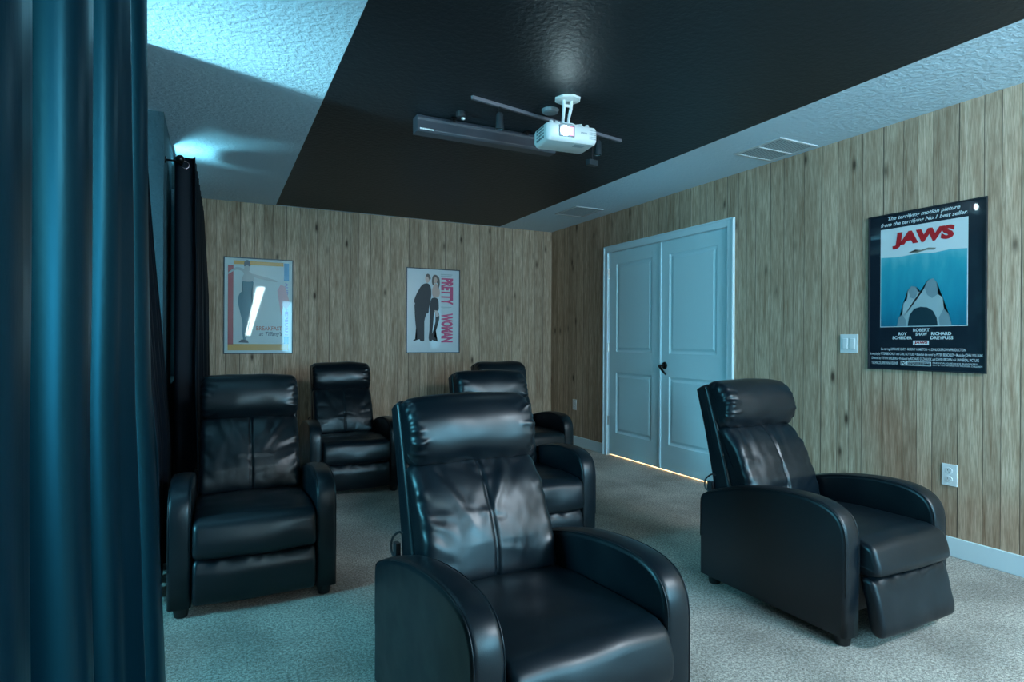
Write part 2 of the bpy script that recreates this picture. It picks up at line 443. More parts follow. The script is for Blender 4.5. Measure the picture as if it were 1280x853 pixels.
# sea: tone varies with depth as printed
msea = gloss('poster_sea', (.02,.3,.4))
vv = obj_coord(msea); sp = nn(msea, 'ShaderNodeSeparateXYZ'); lk(msea, vv, sp.inputs[0])
hh = math_(msea, 'DIVIDE', sp.outputs[2], v1=.93)
na = noise_t(msea, obj_coord(msea, (1, 14, 4)), 1, 4)
hh2 = math_(msea, 'ADD', hh, math_(msea, 'MULTIPLY', math_(msea, 'SUBTRACT', na, v1=.5), v1=.35))
base(msea, ramp(msea, hh2, [(.22, (.006,.13,.22)), (.45, (.01,.26,.38)), (.62, (.03,.36,.46)), (.75, (.16,.52,.58))]))
bm = B(); S.poly(bm, [(iu0+.004, iv0+.004), (iu1-.004, iv0+.004), (iu1-.004, VZ(1.655)), (UY(1.87), VZ(1.66)), (UY(1.95), VZ(1.652)), (UY(2.05), VZ(1.658)), (UY(2.15), VZ(1.65)), (iu0+.004, VZ(1.657))], .0056)
put('sea_picture', bm, msea, jw)
# plain craggy sea rock with a dark cave, seen under water
mrk = gloss('poster_grey', (.20,.30,.34)); mrk2 = gloss('poster_grey_light', (.36,.48,.51)); mrkd = gloss('poster_ink', (.010,.035,.05))
bm = B()
def jp(l): return [(UY(a), VZ(b)) for a, b in l]
S.poly(bm, jp([(2.15,1.248),(2.14,1.30),(2.12,1.315),(2.115,1.38),(2.095,1.40),(2.09,1.455),(2.07,1.475),(2.045,1.47),(2.035,1.44),(2.015,1.435),(2.0,1.46),(1.985,1.50),(1.955,1.51),(1.935,1.485),(1.93,1.42),(1.905,1.40),(1.90,1.34),(1.875,1.31),(1.86,1.248)]), .0062, 1)
S.poly(bm, jp([(2.09,1.455),(2.07,1.475),(2.045,1.47),(2.035,1.44),(2.05,1.40),(2.075,1.41)]), .0066, 0)
S.poly(bm, jp([(2.0,1.46),(1.985,1.50),(1.955,1.51),(1.935,1.485),(1.93,1.42),(1.96,1.40),(1.985,1.42)]), .0066, 0)
S.poly(bm, jp([(2.09,1.248),(2.08,1.31),(2.055,1.345),(2.02,1.355),(1.985,1.35),(1.955,1.33),(1.935,1.29),(1.93,1.248)]), .0070, 2)
S.poly(bm, jp([(2.15,1.248),(2.14,1.30),(2.12,1.315),(2.10,1.28),(2.095,1.248)]), .0066, 0)
S.poly(bm, jp([(1.90,1.34),(1.875,1.31),(1.86,1.248),(1.92,1.248),(1.925,1.29)]), .0066, 0)
put('rock_picture', bm, [mrk, mrk2, mrkd], jw)
bm = B(); S.poly(bm, jp([(2.09,1.668),(2.04,1.663),(1.99,1.672),(1.95,1.668),(1.94,1.678),(1.98,1.684),(2.02,1.676),(2.05,1.682),(2.03,1.674)]), .0062)
put('swell_picture', bm, gloss('poster_sepia', (.22,.22,.18)), jw)
bm = B()
S.letters(bm, 'JAWS', UY(2.180), VZ(1.698), UY(1.848), VZ(1.794), .0066, .065, .10)
put('title_lettering', bm, gloss('poster_red', (.52,.012,.018)), jw)
mwi = gloss('poster_white_ink', (.72,.78,.80))
def JL(t, a, z0, b, z1, bold=.0, sh=0, d=.0052, m=None, name='credit_line'):
    bm = B(); S.letters(bm, t, UY(a), VZ(z0), UY(b), VZ(z1), d, bold, sh); put(name, bm, m or mwi, jw)
JL('The terrifying motion picture', 2.207, 1.866, 1.822, 1.894, .020, .3, name='tagline')
JL('from the terrifying No.1 best seller.', 2.249, 1.832, 1.786, 1.860, .020, .3, name='tagline')
JL('ROY', 2.142, 1.194, 2.095, 1.212, .03); JL('SCHEIDER', 2.177, 1.171, 2.067, 1.189, .03)
JL('ROBERT', 2.061, 1.215, 1.973, 1.233, .03); JL('SHAW', 2.047, 1.192, 1.985, 1.210, .03)
JL('RICHARD', 1.964, 1.194, 1.862, 1.212, .03); JL('DREYFUSS', 1.968, 1.171, 1.853, 1.189, .03)
JL('Co-starring LORRAINE GARY \u2022 MURRAY HAMILTON \u2022 A ZANUCK/BROWN PRODUCTION', 2.245, 1.102, 1.792, 1.122, .003)
JL('Screenplay by PETER BENCHLEY and CARL GOTTLIEB \u2022 Based on the novel by PETER BENCHLEY \u2022 Music by JOHN WILLIAMS', 2.312, 1.074, 1.712, 1.094, .003)
JL('Directed by STEVEN SPIELBERG \u2022 Produced by RICHARD D. ZANUCK and DAVID BROWN \u2022 A UNIVERSAL PICTURE', 2.300, 1.048, 1.730, 1.068, .003)
JL('TECHNICOLOR\u00ae PANAVISION\u00ae', 2.301, 1.023, 2.145, 1.041, .003)
JL('PARENTAL GUIDANCE SUGGESTED', 1.955, 1.036, 1.735, 1.044, .004); JL('MAY BE TOO INTENSE FOR YOUNGER CHILDREN', 1.955, 1.024, 1.715, 1.032, .004)
for nm, a, z0, b, z1 in (('rating_box', 2.129, 1.021, 1.964, 1.045), ('title_box', 2.061, 1.139, 1.976, 1.164)):
    bm = B(); S.rect(bm, UY(a), VZ(z0), UY(b), VZ(z1), .0050); put(nm, bm, mwi, jw)
JL('PG', 2.126, 1.0235, 2.096, 1.0425, .03, d=.0056, m=mblk, name='rating_lettering')
bm = B(); S.rect(bm, UY(2.090), VZ(1.024), UY(1.967), VZ(1.042), .0056); put('rating_panel', bm, mblk, jw)
JL('SOME MATERIAL MAY NOT BE SUITABLE', 2.086, 1.034, 1.971, 1.040, .004, d=.0062, name='rating_note'); JL('FOR PRE-TEENAGERS', 2.086, 1.026, 1.995, 1.031, .004, d=.0062, name='rating_note')
JL('JAWS', 2.054, 1.143, 1.983, 1.160, .05, .10, d=.0056, m=gloss('poster_red_small', (.42,.02,.02)), name='small_title_lettering')
reparent_fix(jw)

# ---- two posters on the back wall
def back_poster(x0, z0, label):
    T = lambda u, v, d: (x0+u, YB-d, z0+v)
    r = thing('poster', label, 'poster', (x0+.305, YB, z0)); return r, T
P2 = (1.802, 1.013, .605, .909)
pw, T2 = back_poster(P2[0], P2[1], 'pale blue film poster with two dark figures and pink vertical title, back wall')
S2 = Sheet(T2); a2 = lambda l: [(x-P2[0], z-P2[1]) for x, z in l]
poster_frame(pw, T2, P2[2], P2[3], mat('frame_navy', (.015,.03,.045), .35))
sheet_base(pw, T2, P2[2], P2[3], gloss('poster_pale', (.60,.66,.70)))
mdk = mat('figure_black', (.022,.02,.026), .5); msk = gloss('figure_skin', (.55,.36,.30)); mhr = gloss('figure_hair', (.05,.025,.02))
bm = B()   # two plain standing figures
S2.poly(bm, a2([(2.03,1.762),(2.068,1.735),(2.080,1.66),(2.072,1.58),(2.055,1.50),(2.048,1.445),(2.02,1.44),(1.985,1.47),(1.94,1.50),(1.905,1.53),(1.890,1.57),(1.905,1.62),(1.935,1.68),(1.975,1.74)]), .0054, 0, 120)
S2.poly(bm, a2([(1.902,1.54),(1.99,1.50),(2.03,1.46),(2.005,1.36),(2.002,1.24),(2.004,1.165),(1.998,1.140),(1.962,1.142),(1.950,1.160),(1.918,1.150),(1.880,1.140),(1.890,1.158),(1.925,1.172),(1.915,1.25),(1.902,1.36),(1.896,1.46)]), .0052, 0, 120)
S2.poly(bm, a2([(2.085,1.60),(2.150,1.60),(2.165,1.53),(2.158,1.47),(2.10,1.46),(2.062,1.50)]), .0055, 0, 60)
S2.poly(bm, a2([(2.072,1.50),(2.115,1.49),(2.108,1.40),(2.100,1.30),(2.090,1.21),(2.082,1.165),(2.09,1.142),(2.062,1.142),(2.052,1.18),(2.060,1.26),(2.062,1.36),(2.064,1.44)]), .0052, 0, 100)
S2.poly(bm, a2([(2.12,1.48),(2.160,1.46),(2.172,1.39),(2.150,1.30),(2.120,1.22),(2.112,1.19),(2.155,1.142),(2.122,1.142),(2.082,1.165),(2.086,1.20),(2.115,1.30),(2.130,1.38)]), .0053, 0, 100)
S2.poly(bm, a2([(2.10,1.62),(2.155,1.615),(2.178,1.66),(2.165,1.72),(2.13,1.765),(2.10,1.73),(2.088,1.68)]), .0054, 1, 40)
S2.poly(bm, a2([(2.115,1.475),(2.155,1.47),(2.168,1.415),(2.135,1.40)]), .0056, 1)
S2.poly(bm, a2([(2.012,1.79),(2.03,1.765),(2.055,1.78),(2.062,1.82),(2.045,1.85),(2.015,1.838)]), .0054, 1, 30)
S2.poly(bm, a2([(2.015,1.835),(2.04,1.83),(2.06,1.795),(2.072,1.82),(2.055,1.858),(2.03,1.862)]), .0058, 2, 30)
S2.poly(bm, a2([(2.095,1.84),(2.085,1.78),(2.10,1.74),(2.125,1.78),(2.15,1.76),(2.155,1.70),(2.175,1.76),(2.165,1.83),(2.125,1.858)]), .0056, 2, 40)
S2.poly(bm, a2([(2.108,1.78),(2.13,1.765),(2.145,1.79),(2.142,1.82),(2.118,1.83)]), .0060, 1, 24)
put('figure_picture', bm, [mdk, msk, mhr], pw)
mpk = gloss('poster_pink', (.60,.03,.16))
for t_, a_, b_ in (('PRETTY', 1.538, 1.826), ('WOMAN', 1.128, 1.445)):
    bm = B(); S2.letters(bm, t_, 2.192-P2[0], a_-P2[1], 2.328-P2[0], b_-P2[1], .0052, .055, rot=True); put('title_lettering', bm, mpk, pw)
mgi = gloss('poster_grey_ink', (.30,.38,.42))
for a_, z_, b_ in ((2.186, 1.862, 2.32), (2.186, 1.845, 2.31), (2.19, 1.508, 2.31), (2.21, 1.492, 2.29)):
    bm = B(); S2.rect(bm, a_-P2[0], z_-P2[1], b_-P2[0], z_+.006-P2[1], .0052); put('small_print', bm, mgi, pw)
reparent_fix(pw)

P1 = (.063, 1.012, .610, .907)
pt, T1 = back_poster(P1[0], P1[1], 'pastel glossy film poster with teal dressed figure and orange bands, beside the curtain')
S1 = Sheet(T1); a1 = lambda l: [(x-P1[0], z-P1[1]) for x, z in l]
poster_frame(pt, T1, P1[2], P1[3], mat('frame_grey', (.03,.06,.08), .35))
mp1 = gloss('poster_mint', (.52,.62,.62))
sheet_base(pt, T1, P1[2], P1[3], mp1)
bm = B(); S1.rect(bm, .100-P1[0], 1.10-P1[1], .146-P1[0], 1.842-P1[1], .0052)
put('side_band', bm, gloss('band_red', (.42,.06,.07)), pt)
mbo, mbb = gloss('band_orange', (.62,.33,.05)), gloss('band_blue', (.03,.28,.52))
for nm, mm_, a_, z0_, b_, z1_ in (('orange_band', mbo, .100, 1.045, .634, 1.105), ('orange_band', mbo, .148, 1.853, .584, 1.888), ('blue_band', mbb, .590, 1.716, .636, 1.885), ('blue_band', mbb, .590, 1.108, .634, 1.175)):
    bm = B(); S1.rect(bm, a_-P1[0], z0_-P1[1], b_-P1[0], z1_-P1[1], .0052); put(nm, bm, mm_, pt)
bm = B()
S1.poly(bm, a1([(.225,1.70),(.315,1.70),(.305,1.62),(.30,1.55),(.325,1.48),(.30,1.38),(.275,1.27),(.265,1.18),(.24,1.13),(.225,1.20),(.225,1.30),(.205,1.40),(.185,1.50),(.195,1.57),(.23,1.62)]), .0056, 0, 60)
S1.poly(bm, a1([(.10,1.755),(.17,1.80),(.225,1.785),(.245,1.75),(.29,1.745),(.40,1.72),(.52,1.70),(.52,1.715),(.42,1.745),(.33,1.765),(.29,1.775),(.24,1.81),(.17,1.825),(.105,1.775)]), .0058, 1, 60)
S1.poly(bm, a1([(.225,1.70),(.315,1.70),(.31,1.76),(.275,1.79),(.235,1.76)]), .0059, 1, 30)
S1.poly(bm, a1([(.240,1.80),(.262,1.78),(.285,1.80),(.288,1.84),(.262,1.86),(.240,1.84)]), .0062, 1, 30)
S1.poly(bm, a1([(.238,1.835),(.262,1.85),(.29,1.835),(.285,1.885),(.262,1.897),(.24,1.88)]), .0064, 2, 30)
S1.poly(bm, a1([(.19,1.12),(.22,1.15),(.27,1.14),(.28,1.115),(.23,1.118)]), .0060, 2)
put('figure_picture', bm, [gloss('dress_teal', (.05,.20,.26)), gloss('figure_pale', (.38,.42,.42)), gloss('figure_dark', (.04,.05,.07))], pt)
bm = B(); S1.letters(bm, 'BREAKFAST', .345-P1[0], 1.235-P1[1], .575-P1[0], 1.275-P1[1], .0052, .02)
put('title_lettering', bm, gloss('ink_rust', (.42,.14,.10)), pt)
bm = B(); S1.letters(bm, "at Tiffany's", .37-P1[0], 1.172-P1[1], .575-P1[0], 1.224-P1[1], .0052, .01, .25)
put('script_lettering', bm, gloss('ink_dark', (.06,.08,.12)), pt)
bm = B(); S1.letters(bm, 'AUDREY HEPBURN', .600-P1[0], 1.19-P1[1], .628-P1[0], 1.70-P1[1], .0052, .02, rot=True)
put('name_lettering', bm, gloss('ink_violet', (.30,.28,.55)), pt)
bm = B()
S1.poly(bm, a1([(.53,1.62),(.56,1.68),(.60,1.66),(.645,1.50),(.615,1.44),(.585,1.47),(.565,1.38)]), .0054, 0)
put('colour_shape', bm, gloss('shape_pink', (.62,.36,.40)), pt)
reparent_fix(pt)

# ------------------------------------------------------------------ wall plates
def plate(name, label, cat, y, z, wd, ht, kind, wall='right'):
    r = thing(name, label, cat, (XR, y, z))
    bm = bx(-.006, 0, -wd/2, wd/2, -ht/2, ht/2); link('cover_plate', bm, MWHITE, r, bevel=.003)
    if kind == 'switch':
        for s in (-1, 1): link('rocker', bx(-.011, -.0061, s*.023-.016, s*.023+.016, -.033, .033), MWHITE, r, bevel=.002)
    else:
        for s in (-1, 1):
            bm = B(); lathe(bm, [(.0155, -.0085), (.017, -.0075), (.017, -.0061)], 'X', (0, 0, s*.0235), 20); so = link('socket', bm, MWHITE, r)
            bm = B()
            for q in (-1, 1): box(bm, -.0092, -.0086, q*.006-.0012, q*.006+.0012, s*.0235-.001, s*.0235+.009)
            lathe(bm, [(.0022, -.0092), (.0022, -.0086)], 'X', (0, 0, s*.0235-.008), 10)
            link('socket_slot', bm, MSLOT, so)
    return r
plate('light_switch', 'white double light switch plate on board wall left of the black bordered poster', 'light switch', 2.448, 1.144, .118, .118, 'switch')
plate('wall_outlet', 'white wall outlet low on board wall under the black bordered poster', 'outlet', 1.868, .437, .078, .118, 'outlet')
plate('wall_outlet', 'small white wall outlet near the room corner left of the double doors', 'outlet', 5.66, .447, .075, .118, 'outlet')

# ------------------------------------------------------------------ ceiling vents
def vent(label, x0, x1, y0, y1, fr, two):
    r = thing('ceiling_vent', label, 'vent', ((x0+x1)/2, (y0+y1)/2, H))
    w2, l2 = (x1-x0)/2, (y1-y0)/2
    bm = B()
    for b in ((-w2, w2, -l2, -l2+fr), (-w2, w2, l2-fr, l2), (-w2, -w2+fr, -l2+fr, l2-fr), (w2-fr, w2, -l2+fr, l2-fr)): box(bm, *b, -.008, -.0005)
    link('frame', bm, MVENT, r, bevel=.002)
    link('duct_backing', bx(-w2+fr, w2-fr, -l2+fr, l2-fr, -.002, -.0006), MVDARK, r)
    n = 15
    bm = B()
    if two:      # louvres in two banks with a middle bar
        box(bm, -w2+fr, w2-fr, -.006, .006, -.010, -.003)
        for k in range(n):
            x = -w2+fr+(2*(w2-fr))*(k+.5)/n
            for (a, b) in ((-l2+fr, -.006), (.006, l2-fr)):
                v = [(x-.0045, a, -.003), (x+.0035, a, -.0055), (x+.0035, b, -.0055), (x-.0045, b, -.003)]
                v2 = [(p[0]+.0015, p[1], p[2]+.0005) for p in v]
                A = [bm.verts.new(p) for p in v]; C = [bm.verts.new(p) for p in v2]
                bm.faces.new(A); bm.faces.new(C[::-1])
                for i in range(4): bm.faces.new((A[i], C[i], C[(i+1)%4], A[(i+1)%4]))
    else:
        for k in range(14):
            y = -l2+fr+(2*(l2-fr))*(k+.5)/14
            box(bm, -w2+fr, w2-fr, y-.0055, y+.0055, -.0042, -.0030)
    link('louvre', bm, MVENT, r)
vent('large white louvred ceiling vent above the double doors near the light switch', 3.17, 3.53, 2.64, 3.02, .022, True)
vent('flat square ceiling vent nearer the back corner of the room', 3.075, 3.395, 4.87, 5.27, .018, False)

# ------------------------------------------------------------------ projector
pr = thing('projector', 'white ceiling projector with glowing lens hung on a white mount', 'projector', (1.69, 2.79, 2.20), math.radians(-6))
bm = B(); W2, D2, HH = .150, .095, .092
pts = []
def rounded_box(bm, w, d, z0, z1, r, taper=.012, n=5):
    loops = []
    for z, ins in ((z0, taper*1.6), (z0+.006, taper*.7), (z0+.022, 0), (z1-.02, 0), (z1-.005, taper*.4), (z1, taper)):
        lp = []
        for cx, cy, a0 in ((w-r, d-r, 0), (-w+r, d-r, 90), (-w+r, -d+r, 180), (w-r, -d+r, 270)):
            for k in range(n+1):
                a = math.radians(a0+90*k/n); rr = r-min(ins, r*.5)
                lp.append(bm.verts.new((cx+rr*math.cos(a)-math.copysign(max(0, ins-r*.5), cx)*1, cy+rr*math.sin(a), z)))
        loops.append(lp)
    for a, b in zip(loops, loops[1:]):
        for k in range(len(a)): bm.faces.new((a[k], a[(k+1)%len(a)], b[(k+1)%len(a)], b[k]))
    bm.faces.new(loops[0][::-1]); bm.faces.new(loops[-1])
rounded_box(bm, W2, D2, 0, HH, .03)
mpro = mat('projector_white', (.78,.78,.78), .38)
link('housing', bm, mpro, pr, smooth=False, bevel=.002)
# lens opening
bm = B(); x0, x1 = -.080, .010
box(bm, x0, x1, -D2-.004, -D2+.006, .022, .082); link('lens_surround', bm, mat('lens_grey', (.16,.17,.20), .3), pr, bevel=.003)
bm = B(); lathe(bm, [(.0, -.012), (.016, -.011), (.023, -.006), (.026, 0)], 'Y', (-.045, -D2-.004, .052), 28)
link('lens', bm, mat('lens_glow', (.8,.8,.8), .1, emit=(.62,.93,1.0), estr=40), pr, smooth=True)
bm = B(); box(bm, -.018, .004, -D2-.0052, -D2-.0042, .030, .074); link('lens_window', bm, mat('lens_pink', (.5,.1,.2), .2, emit=(1.0,.25,.45), estr=1.6), pr)
bm = B()
for i in range(6):
    for j in range(4): box(bm, -W2-.0012, -W2+.002, -.055+i*.017, -.045+i*.017, .018+j*.017, .028+j*.017)
link('side_grille', bm, mat('grille_teal', (.10,.12,.13), .6), pr)
bm = B()
for i in range(5):
    for j in range(5): box(bm, .098+i*.008, .103+i*.008, -D2-.0012, -D2+.002, .024+j*.011, .029+j*.011)
link('front_grille', bm, mat('grille_grey', (.40,.42,.43), .6), pr)
SP = Sheet(lambda u, v, d: (u, -D2-d, v)); bm = B(); SP.letters(bm, 'EPSON', .048, .048, .082, .057, .0008, .02)
put('logo_lettering', bm, mat('logo_grey', (.15,.17,.2), .5), pr)
bm = B(); box(bm, .03, .09, -.06, -.02, -.0012, .0005); link('underside_label', bm, mat('label_grey', (.45,.47,.5), .5), pr)
for sx in (-.11, .10):
    bm = B(); lathe(bm, [(.011, HH-.002), (.011, HH+.014), (.008, HH+.018)], 'Z', (sx, -.06, 0), 16); link('foot', bm, mpro, pr)
bm = B(); lathe(bm, [(.02, -.010), (.066, -.009), (.072, -.004), (.072, 0)], 'Z', (-.01, -.05, .2395), 8); mm = link('ceiling_mount', bm, MWHITE, pr)
bm = B()
for s in (-1, 1): tube(bm, [(-.01+s*.022, -.05, .232), (-.01+s*.020, -.048, .19), (-.01+s*.016, -.03, .145), (-.01+s*.016, -.02, .108)], [.009, .009, .008, .008], 10)
tube(bm, [(-.036, -.045, .205), (.016, -.045, .205)], .008, 10); link('mount_arm', bm, MWHITE, mm)
bm = B(); lathe(bm, [(.05, .096), (.062, .100), (.062, .104), (.03, .110)], 'Z', (-.01, -.015, 0), 28)
for s in (-1, 1):
    for t in (-1, 1): tube(bm, [(-.01, -.015, .103), (-.01+s*.075, -.015+t*.05, .105), (-.01+s*.080, -.015+t*.055, .090)], .006, 8)
link('mount_plate', bm, MWHITE, mm)
bm = B(); tube(bm, catmull([(.02, -.03, .23), (.03, -.01, .19), (0, .0, .16), (.02, .02, .13), (.05, .06, .11)], 20, False), .004, 8); link('power_cable', bm, MLEG, pr, smooth=True)
sp = bpy.data.lights.new('projector_beam', 'SPOT'); sp.energy = 20; sp.color = (.6,.9,1); sp.spot_size = math.radians(42); sp.shadow_soft_size = .01
so = bpy.data.objects.new('projector_beam', sp); COL.objects.link(so); so.location = (1.64, 2.66, 2.25)
so.rotation_euler = (Vector((1.65, YF, 1.45))-Vector(so.location)).to_track_quat('-Z', 'Y').to_euler()

# ------------------------------------------------------------------ ceiling soundbar
sb = thing('soundbar', 'long black soundbar fixed under the dark ceiling behind the projector', 'speaker', (1.46, 3.34, H))
bm = B()
prof = [(-.040, -.003), (-.046, -.022), (-.040, -.030), (-.046, -.085), (-.036, -.098), (.040, -.098), (.045, -.06), (.045, -.003)]
def extrude_yz(bm, prof, x0, x1):
    a = [bm.verts.new((x0, y, z)) for y, z in prof]; b = [bm.verts.new((x1, y, z)) for y, z in prof]
    n = len(prof)
    for i in range(n): bm.faces.new((a[i], a[(i+1)%n], b[(i+1)%n], b[i]))
    bm.faces.new(a[::-1]); bm.faces.new(b)
extrude_yz(bm, prof, -.44, .47); link('cabinet', bm, MGRILLE, sb, bevel=.003)
bm = B(); random.seed(4); x = -.425
while x < -.345:
    wd = random.choice([.004, .005, .006]); box(bm, x, x+wd, -.0485, -.0465, -.088, -.080); x += wd+.0018
link('logo_lettering', bm, mat('logo_white', (.9,.9,.9), .4), sb)
for x in (-.23, .25):
    bm = B(); box(bm, x-.02, x+.02, -.085, -.046, -.010, -.001); box(bm, x-.008, x+.008, -.080, -.070, -.028, -.010); link('bracket', bm, MMETD, sb, bevel=.002)

# ------------------------------------------------------------------ track light
tl = thing('track_light', 'thin grey ceiling track with three small dark spotlight heads', 'track light', (1.757, 3.03, H), math.atan2(.205, 1.12))
bm = bx(-.565, .565, -.009, .009, -.020, -.001); link('track_rail', bm, mat('rail_grey', (.20,.19,.22), .4, metal=.3), tl, bevel=.002)
def head(x, drop, kind):
    bm = B(); tube(bm, [(x, 0, -.02), (x, 0, -.06 if kind else -.02-drop)], .0045, 8)
    o = link('spotlight_head', bm, MMETD, tl)
    bm = B()
    if kind:
        lathe(bm, [(.014, -.052), (.019, -.060), (.022, -.125), (.024, -.14), (.020, -.14), (.018, -.132)], 'Z', (x, 0, 0), 20)
    else: box(bm, x-.036, x+.036, -.018, .018, -.02-drop-.034, -.02-drop)
    link('lamp_shade', bm, mat('head_teal', (.05,.06,.07), .3, metal=.4), o, bevel=.002)
head(-.385, 0, 1); head(.36, 0, 1); head(.31, .16, 0)
cd = B(); lathe(cd, [(.030, -.022), (.042, -.018), (.048, -.006), (.048, -.001)], 'Z', (1.665, 2.91, H), 28)
tag(link('ceiling_disc', cd, mat('disc_grey', (.22,.24,.26), .4), smooth=False), 'small round grey ceiling disc beside the track behind the projector mount', 'ceiling fixture')
cf = thing('ceiling_fixture', 'tiny dark ceiling fixture with bright knob above left end of soundbar', 'ceiling fixture', (1.235, 3.17, H))  # small unidentified fixture, built as a puck with a knob
bm = B(); lathe(bm, [(.022, -.03), (.028, -.022), (.028, -.001)], 'Z', (0, 0, 0), 20); link('base', bm, MBLACKPL, cf)
bm = B(); lathe(bm, [(.002, -.047), (.011, -.042), (.013, -.034), (.009, -.0305)], 'Z', (.012, -.005, 0), 16); link('knob', bm, mat('knob_chrome', (.85,.85,.85), .12, metal=.6), cf, smooth=True)

# ------------------------------------------------------------------ curtains
def curtain(label, m, y0, y1, xmid, ztop, folds, a_top, a_bot, drift, seed, group=None, amp_end=None, zbot=.015, ripple=.012, name='curtain'):
    rnd = random.Random(seed); ph = [rnd.uniform(-.4, .4) for _ in range(folds+2)]
    n = folds*28; nz = 46; bm = B(); g = []
    for j in range(nz+1):
        t = j/nz; z = ztop+(zbot-ztop)*t; row = []
        for i in range(n+1):
            s = i/n; u = s*folds
            k = int(u); f = u-k; p = ph[k]*(1-f)+ph[k+1]*f
            am = (a_top+(a_bot-a_top)*min(1, t*1.6))*(1+.25*math.sin(k*2.1+1)*t)
            if amp_end: am *= 1+(amp_end-1)*s
            ang = 2*PI*u + p*t*1.6
            x = xmid + drift(s, t) + am*math.cos(ang)*(1-.12*math.cos(2*ang))
            y = y0+(y1-y0)*s + .035*math.sin(2*ang)*(.6+.4*t)+.02*p*t
            x += ripple*t*(noise.noise(Vector((s*folds*1.5+seed, z*1.6, 0))))
            row.append(bm.verts.new((x, y, z)))
        g.append(row)
    for j in range(nz):
        for i in range(n): bm.faces.new((g[j][i], g[j][i+1], g[j+1][i+1], g[j+1][i]))
    r = thing(name, label, 'curtain', (xmid, (y0+y1)/2, 0), 0, group)
    o = link('drape', bm, m, r, smooth=True, recalc=False)
    sd = o.modifiers.new('thick', 'SOLIDIFY'); sd.thickness = .004; sd.offset = 0
    # grommets where the cloth crosses the rod
    for k in range(folds*2):
        u = (k+.5)/2; y = y0+(y1-y0)*u/folds
        bm = B(); torus(bm, (xmid, y, ztop-.045), .022, .0045, 'Y', 20, 8); link('grommet', bm, mat('grommet_metal', (.45,.30,.30), .25, metal=1) if 'grommet_metal' not in bpy.data.materials else bpy.data.materials['grommet_metal'], r, smooth=True)
    for c in r.children: c.data.transform(Matrix.Translation(-Vector(r.location)))
    return r
ZR = 2.195
XRD = -.190
curtain('near dark teal curtain filling the left edge of the picture', MCUR, .26, 1.56, XRD, 2.30, 4, .070, .078, lambda s, t: -.016+(.045*max(0, t-.55)/.45)*s, 3)
curtain('black curtain hanging in the opening beside the wall end, behind the near teal curtain', MCUR2, 3.02, 3.89, -.405, 2.432, 5, .040, .045, lambda s, t: .14*min(1, t*1.35), 7)
curtain('black grommet curtain on the left wall in front of the window', MCUR2, 4.06, 5.75, XRD+.02, ZR+.045, 9, .062, .060, lambda s, t: .015*t+.035*s*min(1, t*3), 11, amp_end=1.35)
def rod(label, y0, y1, x, z, xw, brk, wally=None):
    r = thing('curtain_rod', label, 'curtain rod', (x, (y0+y1)/2, z)); c = (y0+y1)/2
    bm = B(); tube(bm, [(0, y0-c, 0), (0, y1-c, 0)], .0095, 14); link('pole', bm, MMETD, r, smooth=True)
    for y, s in ((y0-c, -1), (y1-c, 1)):
        bm = B(); lathe(bm, [(.010, 0), (.013, s*.004), (.010, s*.010)]+[(.024*math.sin(a), s*(.033-.024*math.cos(a))) for a in [PI*k/10 for k in range(3, 10)]]+[(.001, s*.057)], 'Y', (0, y, 0), 20)
        link('finial', bm, MMETD, r, smooth=True)
    for y in brk:
        bm = B(); tube(bm, [(xw-x+.004, y-c, 0), (0, y-c, 0)], .006, 10); lathe(bm, [(.021, .0005), (.021, .004), (.012, .008)], 'X', (xw-x, y-c, 0), 18); torus(bm, (0, y-c, 0), .012, .004, 'Y', 16, 6)
        link('bracket', bm, MMETD, r, smooth=True)
rod('black curtain rod with ball finial on the left wall above the far curtain', 4.02, 5.92, XRD, ZR, XL, (4.035, 5.86))
rod('black curtain rod over the opening carrying the near teal curtain', .24, 1.68, XRD, 2.255, XL, (.12+.14-.07,))

# ------------------------------------------------------------------ front wall: the screen and an added glare window
ps = thing('projection_screen', 'lit projection screen with black border on the front wall behind the camera', 'projection screen', (2.28, YF, 1.42))
bm = bx(-.98, .98, .006, .014, -.55, .55); link('screen_surface', bm, MSCREEN, ps)
bm = B()
for b in ((-1.04, 1.04, -.61, -.55), (-1.04, 1.04, .55, .61), (-1.04, -.98, -.55, .55), (.98, 1.04, -.55, .55)): box(bm, b[0], b[1], .001, .022, b[2], b[3])
link('screen_frame', bm, MBLACKPL, ps, bevel=.003)
# unseen window added for poster glare, its panels shaped to a slanting gap
fr = B()
for b in ((.44, 1.02, 1.10, 1.14), (.44, 1.02, 2.34, 2.38)): box(fr, b[0], b[1], YF+.0005, YF+.03, b[2], b[3])
o = struct('glare_window', fr, MTRIM)
link('window_pane', bx(.46, 1.0, YF+.002, YF+.006, 1.14, 2.34), MSLIT, o)
for pts in ([(.44,1.14),(.565,1.14),(.565,1.235),(.780,2.27),(.44,2.27)], [(.660,1.235),(.660,1.14),(1.02,1.14),(1.02,2.27),(.950,2.27)], [(.44,2.271),(1.02,2.271),(1.02,2.34),(.44,2.34)], [(.566,1.14),(.659,1.14),(.659,1.236),(.566,1.236)]):
    bm = B(); a_ = [bm.verts.new((x, YF+.010, z)) for x, z in pts]; b_ = [bm.verts.new((x, YF+.016, z)) for x, z in pts]
    bm.faces.new(a_); bm.faces.new(b_[::-1])
    for k in range(len(pts)): bm.faces.new((a_[k], a_[(k+1)%len(pts)], b_[(k+1)%len(pts)], b_[k]))
    link('gap_mask', bm, MCUR2, o)

